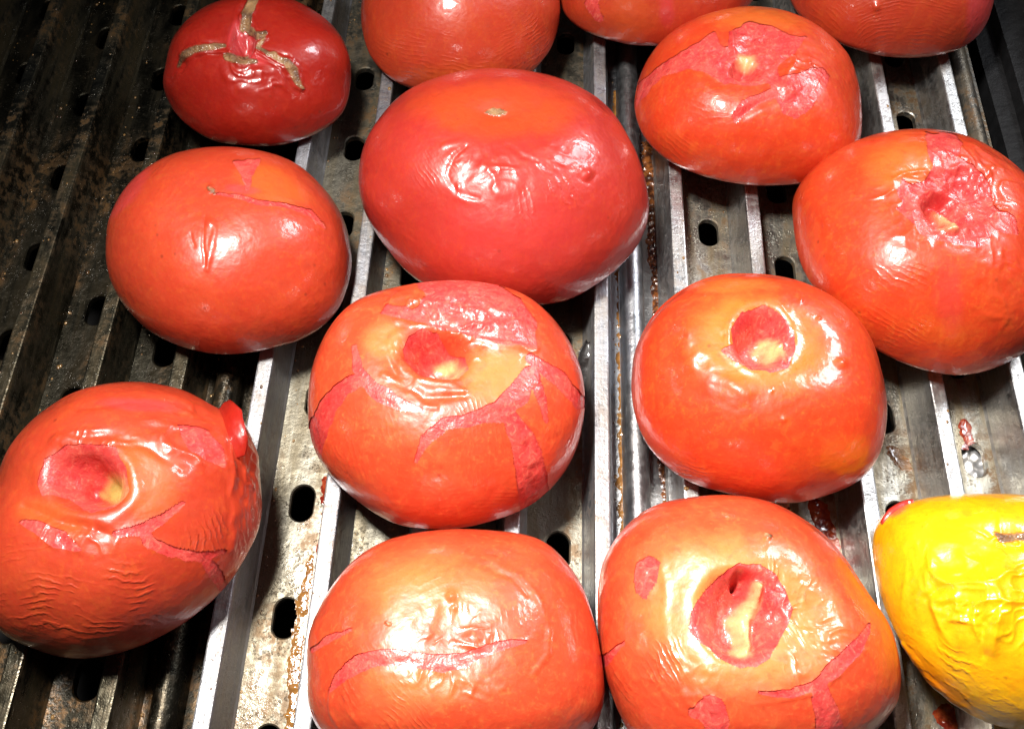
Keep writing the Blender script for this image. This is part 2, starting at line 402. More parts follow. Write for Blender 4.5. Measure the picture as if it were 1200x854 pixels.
# ------------------------------------------------------------------ grill materials
def metal_material(name, base, grime, amount, seed, rough=0.38, warm=(0.30, 0.20, 0.09)):
    N = NT(name); co = N.coord()
    long_ = N.mapv(co, (1.0, 0.16, 1.0))
    n1 = N.noise(long_, 170 + seed, 4, 0.65, 0.4); n2 = N.noise(co, 330 + seed, 4, 0.7); n3 = N.noise(co, 1300, 3, 0.6); n4 = N.noise(N.mapv(co, (1, .35, 1)), 55 + seed, 3, 0.6)
    brushed = N.noise(N.mapv(co, (1.0, 0.02, 1.0)), 2600, 2)
    c = N.mix(N.ramp(brushed, 0.3, 0.7), tuple(x * 0.82 for x in base), base)
    film = N.math('MULTIPLY', N.ramp(n1, 0.36, 0.66), amount)
    c = N.mix(film, c, warm)
    rust = N.math('MULTIPLY', N.math('MULTIPLY', N.ramp(n2, 0.44, 0.60), N.ramp(n4, 0.42, 0.62)), amount)
    c = N.mix(rust, c, (0.15, 0.078, 0.028))
    burnt = N.math('MULTIPLY', N.ramp(n3, 0.54, 0.66), N.ramp(N.noise(co, 210, 3), 0.44, 0.60, 0.0, 0.85))
    burnt = N.math('MULTIPLY', burnt, min(1, amount) * 0.8)
    c = N.mix(burnt, c, grime)
    h = N.math('ADD', N.math('MULTIPLY', n2, 0.00022), N.math('MULTIPLY', burnt, 0.00010))
    h = N.math('ADD', h, N.math('MULTIPLY', n3, 0.00003))
    h = N.math('ADD', h, N.math('MULTIPLY', brushed, 0.000008))
    dirt = N.math('ADD', N.math('ADD', film, rust), burnt, clamp=True)
    wet = N.ramp(N.noise(N.mapv(co, (1, .4, 1)), 90 + seed, 3), 0.45, 0.62)
    nb = N.bump(h)
    N.set(Base_Color=c, Metallic=N.ramp(dirt, 0, 1, 1.0, 0.6), Roughness=N.ramp(n2, 0.3, 0.7, rough - 0.06, rough + 0.14), Normal=nb,
          Coat_Weight=N.math('MULTIPLY', wet, 0.6 * min(1, amount + .1)), Coat_Roughness=0.12)
    N.t.links.new(nb, N.b.inputs['Coat Normal'])
    return N.m
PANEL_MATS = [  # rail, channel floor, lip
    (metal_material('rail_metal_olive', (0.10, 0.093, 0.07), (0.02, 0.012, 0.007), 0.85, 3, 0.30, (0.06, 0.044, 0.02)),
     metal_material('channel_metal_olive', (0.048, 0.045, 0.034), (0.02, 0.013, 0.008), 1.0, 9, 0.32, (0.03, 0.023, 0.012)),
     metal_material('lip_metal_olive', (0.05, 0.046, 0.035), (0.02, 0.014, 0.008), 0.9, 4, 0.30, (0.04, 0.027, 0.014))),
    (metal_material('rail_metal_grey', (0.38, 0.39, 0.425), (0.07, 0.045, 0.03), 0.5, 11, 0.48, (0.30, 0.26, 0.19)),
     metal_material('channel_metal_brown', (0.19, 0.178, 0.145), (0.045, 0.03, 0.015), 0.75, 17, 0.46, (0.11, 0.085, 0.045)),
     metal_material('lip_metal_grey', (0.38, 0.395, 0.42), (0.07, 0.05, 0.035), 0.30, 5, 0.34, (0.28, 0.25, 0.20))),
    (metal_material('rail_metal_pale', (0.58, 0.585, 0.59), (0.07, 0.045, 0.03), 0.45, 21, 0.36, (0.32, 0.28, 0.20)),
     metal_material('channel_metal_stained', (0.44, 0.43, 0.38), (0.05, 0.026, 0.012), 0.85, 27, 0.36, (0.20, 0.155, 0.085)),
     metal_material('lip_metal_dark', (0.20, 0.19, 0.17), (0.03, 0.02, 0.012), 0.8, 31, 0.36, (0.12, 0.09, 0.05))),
]
def plain_material(name, col, rough, metallic=0.0, bump=0.0002, sc=300, coat=0.0, var=0.6):
    N = NT(name); co = N.coord(); n = N.noise(co, sc, 4, 0.65)
    N.set(Base_Color=N.mix(N.ramp(n, 0.35, 0.65), tuple(x * var for x in col), col), Roughness=rough, Metallic=metallic,
          Normal=N.bump(N.math('MULTIPLY', n, bump)), Coat_Weight=coat, Coat_Roughness=0.08)
    return N.m

# ------------------------------------------------------------------ grill panels
PT = 22.2; Y0, Y1 = -60.0, 330.0; FLOOR = -13.3; HP = 29.45
def rail_mesh(foot=4.0, top=2.05):
    prof = [(-foot, FLOOR - 2.2), (-foot, FLOOR + 0.15), (-3.55, FLOOR + 1.0), (-3.05, -9.5), (-2.4, -5.0), (-top - 0.02, -0.75), (-top + 0.22, -0.10), (-top + 0.55, 0.0)]
    prof = prof + [(-x, z) for x, z in prof[::-1]]
    ys = np.linspace(Y0, Y1, 79); n = len(prof); V = []
    for y in ys:
        for x, z in prof: V.append((x + 0.05 * math.sin(y / 23.0), y, z))
    fa = [[j * n + i, j * n + (i + 1) % n, (j + 1) * n + (i + 1) % n, (j + 1) * n + i][::-1] for j in range(len(ys) - 1) for i in range(n)]
    fa = [f[::-1] for f in fa]
    fa.append(list(range(n))[::-1]); fa.append([(len(ys) - 1) * n + i for i in range(n)])
    return V, fa
def channel_mesh(phase, hx=1.0, x0=4.0 - 0.01, x1=PT - 4.0 + 0.01):
    """floor between two rails with a row of slotted holes through 2.2 mm of metal"""
    V = []; Fa = []; cx = (x0 + x1) / 2 + hx; hw, hl = 3.0, 4.9
    def stadium(s, k, cy, z):
        out = []
        for i in range(k):
            a = 2 * math.pi * i / k
            x = math.cos(a) * (hw + s); y = math.sin(a) * (hw + s) + (hl - hw if math.sin(a) >= 0 else -(hl - hw))
            out.append((cx + x, cy + y, z))
        return out
    K = 32; first = math.ceil((Y0 - phase) / HP); ys = [phase + HP * i for i in range(first, 99) if phase + HP * i < Y1 - 6 and phase + HP * i > Y0 + 6]
    edges = [Y0] + [(a + b) / 2 for a, b in zip(ys[:-1], ys[1:])] + [Y1]
    for cy, ya, yb in zip(ys, edges[:-1], edges[1:]):
        b = len(V)
        rings = [stadium(0.35, K, cy, FLOOR), stadium(0.0, K, cy, FLOOR - 0.35), stadium(0.0, K, cy, FLOOR - 2.2)]
        outer = []
        for i in range(K):       # the cell border seen from the hole
            a = 2 * math.pi * i / K; dx, dy = math.cos(a), math.sin(a)
            tx = ((x1 - cx) if dx > 0 else (cx - x0)) / max(abs(dx), 1e-6); ty = ((yb - cy) if dy > 0 else (cy - ya)) / max(abs(dy), 1e-6)
            t_ = min(tx, ty); outer.append((cx + dx * t_, cy + dy * t_, FLOOR))
        for r_ in [outer] + rings: V += r_
        for r_ in range(3):
            for i in range(K):
                j = (i + 1) % K; Fa.append([b + r_ * K + i, b + r_ * K + j, b + (r_ + 1) * K + j, b + (r_ + 1) * K + i])
        # corners of the cell
        cor = [(x1, yb), (x0, yb), (x0, ya), (x1, ya)]
        for (qx, qy) in cor:
            a = math.atan2(qy - cy, qx - cx) % (2 * math.pi); i = int(a / (2 * math.pi) * K); j = (i + 1) % K
            V.append((qx, qy, FLOOR)); Fa.append([b + i, len(V) - 1, b + j])
    return V, Fa
def lip_mesh():
    """joint cell: flat strip, rounded lip of the neighbour, narrow slot"""
    pr = [(4.0 - .01, FLOOR), (6.6, FLOOR), (6.95, FLOOR + 0.4), (7.1, -9.6), (7.6, -8.0), (8.6, -7.0), (10.0, -6.6), (11.4, -6.9), (12.6, -7.8), (13.3, -9.2), (13.5, -11.0), (13.55, -14.4), (13.9, -14.9), (PT - 4.0 + .01, -14.9)]
    ys = np.linspace(Y0, Y1, 40); n = len(pr); V = [(x + (0.12 * math.sin(y / 31) if 6 < x < 13.8 else 0), y, z) for y in ys for x, z in pr]
    Fa = [[j * n + i, j * n + i + 1, (j + 1) * n + i + 1, (j + 1) * n + i] for j in range(len(ys) - 1) for i in range(n - 1)]
    return V, Fa
RV, RF = rail_mesh(); rail_me = {}
ch_me = {}
panels = []
panel_specs = [(-9, 0, 'olive-brown grimy grill panel at the left with dark greasy channels'),
               (-4, 1, 'grill panel in the middle with grey rails under the largest tomatoes'),
               (1, 2, 'pale grill panel at the right, running under the yellow tomato')]
def phase_of(cell):   # cell index = rail to its left
    return 120.6 if (cell % 2 == 0) else 132.8
for first, mi, lab in panel_specs:
    root = thing('grill_panel', lab, 'grill panel', (first * PT, 0, 0), 'interlocking grill grate panels')
    rm, cm, lm = PANEL_MATS[mi]
    for r_ in range(5):
        key = ('r', mi)
        if key not in rail_me:
            o = link_mesh('rail', RV, RF, rm, root, smooth=False, loc=(r_ * PT * MM, 0, 0)); rail_me[key] = o.data
        else:
            o = bpy.data.objects.new('rail', rail_me[key]); COL.objects.link(o); o.parent = root; o.location = (r_ * PT * MM, 0, 0)
        if r_ < 4:
            cell = first + r_
            phs = {-9: 132.8, -8: 120.6, -7: 132.8, -6: 120.6, -4: 77.9, -3: 90.0, -2: 80.0, -1: 68.2, 1: 169.0, 2: 156.6, 3: 168.6, 4: 157.0}[cell]
            V_, F_ = channel_mesh(phs, 2.0 if cell == 4 else 1.0)
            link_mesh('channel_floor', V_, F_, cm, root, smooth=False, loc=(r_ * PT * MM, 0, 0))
    V_, F_ = lip_mesh()
    o = link_mesh('joint_lip', V_, F_, lm, root, smooth=True, loc=(4 * PT * MM, 0, 0))
    if first == -9:   # the joint on its left side belongs to the panel beyond
        pass
root = thing('grill_panel', 'outermost grill panel in the dark left corner, nearly black', 'grill panel', (-14 * PT, 0, 0), 'interlocking grill grate panels')
for r_ in (2, 3, 4):
    o = bpy.data.objects.new('rail', rail_me[('r', 0)]); COL.objects.link(o); o.parent = root; o.location = (r_ * PT * MM, 0, 0)
    if r_ < 4:
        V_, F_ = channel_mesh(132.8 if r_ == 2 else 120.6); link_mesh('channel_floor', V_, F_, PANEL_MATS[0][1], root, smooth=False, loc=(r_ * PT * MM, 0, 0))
V_, F_ = lip_mesh(); link_mesh('joint_lip', V_, F_, PANEL_MATS[0][2], root, loc=(4 * PT * MM, 0, 0))

# ------------------------------------------------------------------ firebox under and beside the grate
DARK = plain_material('sooty_enamel', (0.012, 0.012, 0.013), 0.45, 0.0, 0.0004, 200, 0.2)
SOOT = plain_material('soot', (0.006, 0.005, 0.005), 0.9, 0.0, 0.001, 120)
def box(V, Fa, x0, x1, y0, y1, z0, z1):
    b = len(V); V += [(x, y, z) for z in (z0, z1) for y in (y0, y1) for x in (x0, x1)]
    Fa += [[b + i for i in f] for f in ([0, 2, 3, 1], [4, 5, 7, 6], [0, 1, 5, 4], [2, 6, 7, 3], [0, 4, 6, 2], [1, 3, 7, 5])]
V_ = []; F_ = []; box(V_, F_, -340, 260, -110, 380, -72, -68)
o = link_mesh('firebox_floor', V_, F_, SOOT, smooth=False); o['kind'] = 'structure'
V_ = []; F_ = []
pr = [(134, -68), (134, -16), (139, -14), (139, -9), (146, -7), (147.5, -3), (149, 22), (154, 26), (160, 27), (176, 27), (178, 25), (178, -68)]
ys = np.linspace(-110, 380, 60); n = len(pr)
V_ = [(x + 0.3 * math.sin(y / 17.0 + x), y, z) for y in ys for x, z in pr]
F_ = [[j * n + i, (j + 1) * n + i, (j + 1) * n + i + 1, j * n + i + 1] for j in range(len(ys) - 1) for i in range(n - 1)]
o = link_mesh('firebox_wall', V_, F_, DARK, smooth=False); o['kind'] = 'structure'
V_ = []; F_ = []; box(V_, F_, -340, 260, 330.5, 345, -68, 60)
o = link_mesh('firebox_back_wall', V_, F_, DARK, smooth=False); o['kind'] = 'structure'

# crumpled foil seen bright through one slot at the right
FOIL = plain_material('foil_metal', (0.88, 0.88, 0.89), 0.42, 0.9, 0.0002, 260, 0, 0.85)
gx, gy = np.meshgrid(np.linspace(-8, 8, 34), np.linspace(-9, 9, 38)); P_ = np.stack([gx.ravel(), gy.ravel(), 0 * gx.ravel()], 1)
P_[:, 2] = 2.2 * (1 - np.abs(noise(P_, 4.0, 3))) + 1.0 * noise(P_, 1.6, 4)
P_[:, :2] *= (1 + 0.10 * noise(P_, 5, 8))[:, None]
ix = np.arange(34 * 38).reshape(38, 34); qf = np.stack([ix[:-1, :-1], ix[:-1, 1:], ix[1:, 1:], ix[1:, :-1]], -1).reshape(-1, 4)
foil = link_mesh('crumpled_foil', P_, qf, FOIL, smooth=True, loc=(102.0 * MM, 97.5 * MM, -18.6 * MM))
tag(foil, 'bright crumpled foil showing through a slot above the yellow tomato', 'foil')

# ------------------------------------------------------------------ juice and residue on the grate
def glaze_material(name, col, col2, rough=0.12):
    N = NT(name); co = N.coord(); n = N.noise(co, 420, 4, 0.6)
    N.set(Base_Color=N.mix(N.ramp(n, 0.4, 0.62), col, col2), Roughness=rough, Coat_Weight=1.0, Coat_Roughness=0.05, Normal=N.bump(N.math('MULTIPLY', N.noise(co, 900, 3), 0.00018)))
    return N.m
BURNT = glaze_material('burnt_juice', (0.035, 0.010, 0.004), (0.20, 0.065, 0.015), 0.25)
REDJ = glaze_material('red_juice', (0.14, 0.012, 0.006), (0.30, 0.05, 0.015))
AMBER = glaze_material('amber_juice', (0.26, 0.12, 0.03), (0.16, 0.07, 0.02))
def puddle(name, pts, z, hgt, mat, label, cat, seed, bubbles=0.0, group=None):
    """pts: (x, y, half width) in mm along its spine; a rounded uneven layer lying on z"""
    pts = np.array(pts, float); cen = pts[:, :2].mean(0)
    x0, x1 = pts[:, 0].min() - pts[:, 2].max() - 1, pts[:, 0].max() + pts[:, 2].max() + 1
    y0, y1 = pts[:, 1].min() - pts[:, 2].max() - 1, pts[:, 1].max() + pts[:, 2].max() + 1
    st = 0.38; nx, ny = int((x1 - x0) / st) + 2, int((y1 - y0) / st) + 2
    gx, gy = np.meshgrid(np.linspace(x0, x1, nx), np.linspace(y0, y1, ny)); P = np.stack([gx.ravel(), gy.ravel(), np.zeros(nx * ny)], 1)
    d = stroke_d(P[:, :2], [(a, b, 2 * c) for a, b, c in pts]) + 1.3 * fbm(P, 3.4, seed, 4) + 0.5 * noise(P, 0.9, seed + 8)
    hh = np.sqrt(np.clip(-d / 1.5, 0, 1)) * hgt * 0.55 * (0.7 + 0.7 * fbm(P, 1.6, seed + 3, 2))
    if bubbles:
        for _ in range(int(bubbles * (y1 - y0))):
            i = rng.integers(len(pts) - 1); t_ = rng.random(); bx = pts[i] * (1 - t_) + pts[i + 1] * t_
            c_ = bx[:2] + rng.normal(0, 0.45, 2) * bx[2]; r_ = rng.uniform(0.25, 0.75)
            dd = np.hypot(P[:, 0] - c_[0], P[:, 1] - c_[1]) / r_
            hh = np.maximum(hh, np.where((dd < 1) & (d < 0), hgt * 0.4 + r_ * 0.6 * np.sqrt(np.clip(1 - dd * dd, 0, 1)), 0))
    P[:, 2] = hh - 0.05
    ix = np.arange(nx * ny).reshape(ny, nx); q = np.stack([ix[:-1, :-1], ix[:-1, 1:], ix[1:, 1:], ix[1:, :-1]], -1).reshape(-1, 4)
    q = q[(d[q] < 0.25).any(1)]; used = np.unique(q); mp = -np.ones(len(P), int); mp[used] = np.arange(len(used))
    Pu = P[used].copy(); Pu[:, :2] -= cen
    o = link_mesh(name, Pu, mp[q], mat, loc=(cen[0] * MM, cen[1] * MM, z * MM))
    tag(o, label, cat, group); return o
def gp(u, v, z=FLOOR):
    p = ray_to(u, v, z); return p[0], p[1]
def path(z, *uvw): return [(*gp(u, v, z), w_) for u, v, w_ in uvw]
puddle('burnt_juice', path(-14.9, (756, 170, 1.9), (765, 250, 2.2), (773, 360, 2.3), (779, 470, 2.2), (783, 600, 2.0)), -14.9, 0.6, BURNT, 'bubbly dark brown burnt juice filling the narrow slot between the middle and right panels', 'burnt juice', 3, 1.6)
puddle('burnt_juice', path(FLOOR, (722, 100, .8), (724, 250, .9), (727, 380, 1.1), (729, 500, 1.1), (730, 640, 1.1)), FLOOR, 0.35, AMBER, 'thin amber grease line along the flat strip beside the middle rail', 'grease', 5, 0.05)
puddle('juice_run', path(FLOOR, (1060, 440, .8), (1066, 480, 1.6), (1076, 520, 1.0), (1084, 560, .8), (1088, 590, .8)), FLOOR, 0.6, REDJ, 'thin red juice run in the channel beside the single right-hand slot', 'juice', 7, 1.0)
puddle('juice_run', path(FLOOR, (1048, 530, 2.6), (1062, 545, 2.0)), FLOOR, 0.3, AMBER, 'flat orange-brown stain just right of the smooth hollow-topped tomato', 'juice', 8)
puddle('juice_run', path(FLOOR, (1130, 495, 1.1), (1134, 512, 1.3), (1132, 525, .7)), FLOOR, 0.5, REDJ, 'small dark red juice spot above the foil-filled slot', 'juice', 9)
puddle('juice_run', path(FLOOR, (381, 560, 1.0), (384, 590, 1.2), (380, 625, 1.1), (374, 655, .8)), FLOOR, 0.8, REDJ, 'dark red glossy juice drip beside the split-skinned middle tomato', 'juice', 11, 1.6)
puddle('juice_run', path(FLOOR, (366, 650, .7), (354, 715, 1.4), (345, 780, 1.3), (340, 850, 1.5)), FLOOR, 0.5, AMBER, 'wet shiny juice trickle running down beside the bottom middle tomato', 'juice', 12, 0.25)
puddle('juice_run', path(FLOOR, (1110, 840, 3.0), (1130, 850, 3.0)), FLOOR, 0.5, REDJ, 'dark reddish juice pool under the yellow tomato', 'juice', 13, .5)
puddle('juice_run', path(FLOOR, (960, 595, 3.0), (972, 640, 2.6), (985, 660, 2.0)), FLOOR, 0.4, REDJ, 'dark reddish juice pool in the shade between the two hollow-topped tomatoes', 'juice', 14, .5)
puddle('juice_run', path(-14.9, (172, 790, .9), (165, 820, 1.1), (158, 850, 1.1)), -14.9, 0.5, REDJ, 'dark wet juice in the slot left of the bottom-left rails', 'juice', 15, 1)

# grains of residue and droplets: nobody could count them
GRIT = glaze_material('residue', (0.30, 0.17, 0.06), (0.05, 0.02, 0.01), 0.2)
ico_v = [(0, 0, 1)] + [(math.cos(a) * .9, math.sin(a) * .9, .45) for a in np.arange(6) * math.pi / 3] + [(math.cos(a + .5), math.sin(a + .5), -.1) for a in np.arange(6) * math.pi / 3]
ico_f = [[0, 1 + i, 1 + (i + 1) % 6] for i in range(6)] + [[1 + i, 7 + i, 1 + (i + 1) % 6] for i in range(6)] + [[7 + i, 7 + (i + 1) % 6, 1 + (i + 1) % 6] for i in range(6)]
V_ = []; F_ = []
for _ in range(1700):
    cell = rng.integers(-9, 6)
    if cell in (-5, 0, 5): x = cell * PT + rng.uniform(4.3, 6.4); z = FLOOR
    elif rng.random() < 0.2: x = cell * PT + rng.uniform(-1.7, 1.7); z = 0.0
    else: x = cell * PT + rng.uniform(4.3, 6.6 if rng.random() < .5 else 17.5); z = FLOOR
    y = rng.uniform(5, 290); s_ = rng.gamma(2.0, 0.085) + 0.08; s_ = min(s_, .55); b = len(V_); a0 = rng.random() * 6
    if z < -1:      # keep clear of the holes
        xc = (x % PT) - PT / 2
        if abs(xc - 1.0) < 4.0: continue
    V_ += [(x + s_ * (p[0] * math.cos(a0) - p[1] * math.sin(a0)), y + 1.3 * s_ * (p[0] * math.sin(a0) + p[1] * math.cos(a0)), z + s_ * .55 * p[2]) for p in ico_v]
    F_ += [[b + i for i in f] for f in ico_f]
o = link_mesh('grease_droplets', V_, F_, GRIT); o['kind'] = 'stuff'; tag(o, 'tiny grease droplets and burnt crumbs sprinkled over the rails and channels', 'residue')

# ------------------------------------------------------------------ skins
SK_DEEP = skin_material('skin_deep_red', (0.32, 0.012, 0.006), (0.40, 0.030, 0.008), 1, 0.30)
SK_RED = skin_material('skin_red', (0.55, 0.042, 0.010), (0.66, 0.14, 0.020), 5, 0.34)
SK_ROSE = skin_material('skin_rose_red', (0.38, 0.024, 0.016), (0.47, 0.050, 0.010), 9, 0.34)
SK_ORG = skin_material('skin_orange_red', (0.58, 0.056, 0.018), (0.68, 0.175, 0.045), 13, 0.33)
SK_SOFT = skin_material('skin_soft_red', (0.46, 0.042, 0.015), (0.56, 0.095, 0.016), 17, 0.34)
SK_YEL = skin_material('skin_yellow', (0.85, 0.42, 0.004), (0.82, 0.20, 0.003), 21, 0.26)

# ------------------------------------------------------------------ the tomatoes
# 1 small one at the top left, corky scars
k1 = lambda p: cr(0, 0, 2.848, p)
c1 = k1([(845, 0, 40), (822, 50, 42), (815, 95, 40), (850, 118, 30), (885, 112, 14)])
c2 = k1([(752, 152, 20), (690, 158, 34), (640, 168, 38), (610, 195, 30), (598, 222, 12)])
c3 = k1([(862, 160, 14), (910, 182, 28), (950, 205, 40), (980, 240, 44), (995, 275, 34), (1010, 296, 16)])
c4 = k1([(758, 190, 22), (800, 202, 26), (850, 204, 14)])
c5 = k1([(882, 112, 16), (862, 160, 14)])
t1 = tomato('small deep red tomato at the top left with star-shaped corky scars', [(193, 80), (205, 40), (240, 8), (290, -6), (340, -2), (385, 25), (408, 60), (411, 100), (400, 135), (370, 158), (330, 170), (290, 171), (250, 165), (220, 148), (200, 125), (191, 100)],
  [('dish', 290, 50, 62, 40, 0, 2.2), ('cav', 283, 45, 15, 26, 5, 5.0, 0.2, 0.5), ('groove', k1([(800, 130, 30), (700, 158, 40), (600, 215, 30), (572, 262, 10)]), 1.3, 7), ('groove', c3, 1.3, 7), ('groove', c1, 0.8, 6),
   ('cork', [(a_, b_, w_ * 0.85) for a_, b_, w_ in c1]), ('cork', [(a_, b_, w_ * 0.72) for a_, b_, w_ in c2]), ('cork', [(a_, b_, w_ * 0.6) for a_, b_, w_ in c3]), ('cork', c4), ('cork', c5), ('ridge', c1, 2.0, 3), ('ridge', c2, 1.6, 3), ('ridge', c3, 1.8, 3), ('groove', [(a_, b_ + 7, 3) for a_, b_, w_ in c2], 0.9, 3), ('groove', [(a_ - 6, b_ + 5, 3) for a_, b_, w_ in c3], 0.9, 3), ('groove', [(a_ - 10, b_, 3) for a_, b_, w_ in c1[:3]], 1.2, 4), ('crumple', 310, 85, 60, 30, 0, 4.5, 0.5),
   ('pink', 283, 48, 20, 30, 0, 0.9, 0.5), ('pink', 298, 70, 22, 10, 10, 0.7, 0.5), ('ridge', k1([(740, 60, 10), (735, 110, 16), (720, 135, 10)]), 0.5, 5), ('wrk', 230, 40, 40, 30, 60, 7, 0.05, 0)],
  SK_DEEP, k=0.68, seed=1, lobes=0.03, rough=0.5)

# 2 top, finely wrinkled
tomato('faintly grooved tomato cut by the top edge, behind the largest tomato', [(424, 0), (425, 40), (440, 75), (475, 102), (540, 112), (600, 100), (635, 72), (652, 40), (656, 0), (640, -60), (600, -90), (540, -100), (480, -90), (440, -60)],
  [('wrk', 510, 70, 85, 40, 12, 4.6, 0.09, 0.0015), ('wrk', 610, 50, 45, 50, -35, 4.6, 0.08, 0.002), ('crumple', 500, 75, 30, 10, 20, 3, 0.15), ('tint', 540, 90, 120, 22, 0, 0.5, 0.8)], SK_SOFT, k=0.66, seed=2, res=(120, 300))
# 3 top right of centre, mostly out of frame
tomato('tomato cut by the top edge right of centre, showing only its lower rim', [(650, -30), (655, 0), (668, 25), (700, 43), (750, 54), (800, 50), (850, 32), (880, 5), (890, -30), (870, -80), (820, -110), (760, -115), (700, -105), (660, -75)],
  [('peel', [(697, -20, 12), (694, 5, 12), (702, 22, 8)]), ('pink', 782, 10, 12, 30, 0, 0.7, 0.6), ('ridge', [(690, 0, 3), (712, 44, 3)], 0.3, 5), ('tint', 740, 20, 40, 40, 0, 0.5, 0.6)], SK_SOFT, k=0.64, seed=3, res=(120, 300))
# 4 top right, concentric fine wrinkles
tomato('tomato cut by the top edge at the right, with fine concentric wrinkles', [(928, 5), (945, 28), (980, 50), (1030, 65), (1075, 68), (1120, 60), (1150, 38), (1165, 0), (1165, -50), (1130, -100), (1050, -125), (970, -105), (925, -60), (920, -20)],
  [('wrk', 1060, 20, 85, 52, -3, 4.8, 0.10, -0.004), ('wrk', 975, 25, 40, 40, 40, 4.8, 0.08, 0), ('pink', 1152, 10, 22, 60, 12, 0.85, 0.4), ('ridge', [(1134, -10, 3), (1138, 30, 3), (1128, 55, 2)], 0.45, 4), ('bump', 1027, 8, 5, 1.0), ('ridge', [(1027, -12, 4), (1028, 10, 6)], 0.5, 3)], SK_SOFT, k=0.64, seed=4, res=(130, 330))
# 5 upper right, peeled hollow
k5 = lambda p: cr(730, 0, 2.553, p)
p5 = k5([(325, 95), (380, 65), (440, 78), (500, 105), (548, 112), (515, 160), (462, 188), (470, 225), (540, 212), (600, 205), (618, 235), (590, 280), (560, 325), (520, 358), (478, 335), (455, 290), (400, 312), (335, 368), (328, 345), (360, 300), (450, 262), (440, 238), (380, 246), (300, 240), (250, 208), (200, 200), (120, 225), (60, 290), (38, 318), (50, 250), (120, 190), (200, 140), (245, 110), (270, 95), (300, 135), (322, 130)])
tomato('red tomato in the upper right with a star-shaped peeled patch and pale core', [(744, 130), (748, 95), (765, 60), (795, 32), (840, 13), (895, 8), (945, 22), (985, 52), (1003, 85), (1010, 125), (1008, 165), (990, 195), (960, 212), (915, 218), (870, 216), (825, 207), (785, 190), (757, 165)],
  [('peel', p5), ('dish', 872, 76, 60, 38, 0, 3.2), ('cav', 874, 76, 22, 16, 0, 4.5, 0.2, 0.2), ('pale', 874, 76, 13, 13, 0, 1.0), ('deep', 862, 48, 20, 14, 0, 0.5), ('groove', k5([(340, 355, 10), (400, 310, 25), (460, 285, 25)]), 0.9, 6), ('groove', k5([(230, 140, 10), (215, 200, 20), (290, 250, 20)]), 0.8, 8),
   ('crumple', 930, 85, 50, 30, 30, 5, 0.5), ('wrk', 835, 110, 55, 45, 10, 7, 0.06, 0.003), ('wrk', 800, 180, 50, 25, 40, 5, 0.06, 0), ('fbump', k5([(330, 100, 6), (330, 170, 6), (350, 200, 6)]), 0.7, 4), ('tint', 880, 20, 90, 25, 5, 0.8, 0.7), ('ridge', k5([(660, 160, 10), (690, 200, 16), (680, 240, 8)]), 0.4, 6)],
  SK_RED, k=0.62, seed=5, lobes=0.025)
# 6 right, ragged crimson hollow
k6 = lambda p: cr(920, 140, 2.847, p)
p6 = k6([(470, 42), (555, 48), (590, 78), (575, 120), (640, 150), (690, 210), (700, 280), (770, 320), (780, 382), (700, 372), (645, 425), (570, 412), (500, 392), (450, 375), (420, 330), (370, 290), (400, 270), (375, 235), (395, 190), (430, 205), (480, 190), (500, 150), (478, 100)])
tomato('bright red tomato cut by the right edge with a ragged crimson hollow', [(928, 255), (932, 225), (960, 190), (1010, 162), (1070, 151), (1130, 158), (1180, 185), (1220, 225), (1240, 280), (1240, 340), (1215, 400), (1170, 430), (1120, 440), (1070, 430), (1020, 405), (975, 365), (940, 315)],
  [('peel', p6), ('dish', 1115, 230, 75, 50, 10, 4.0), ('cav', 1108, 240, 30, 24, 20, 6.0, 0.1, 0.2), ('deep', 1102, 240, 22, 26, 0, 0.9), ('deep', 1130, 210, 40, 30, 0, 0.5), ('pale', k6([(490, 320, 16), (520, 345, 30), (555, 368, 26)]), 0.9), ('fbump', k6([(485, 310, 16), (520, 345, 26), (560, 370, 18)]), 1.6, 5),
   ('crumple', 1110, 230, 95, 75, 0, 6, 0.8), ('wrk', 1055, 325, 50, 45, 28, 7.5, 0.13, 0.001), ('wrk', 1040, 370, 60, 40, 30, 6, 0.09, 0), ('pink', 1112, 345, 22, 60, -5, 0.35, 0.6), ('crumple', 1175, 340, 40, 55, 0, 5, 0.35), ('tint', 1060, 190, 70, 40, -10, 0.7, 0.7), ('bump', 968, 262, 6, 0.4)],
  SK_RED, k=0.64, seed=6, lobes=0.02)
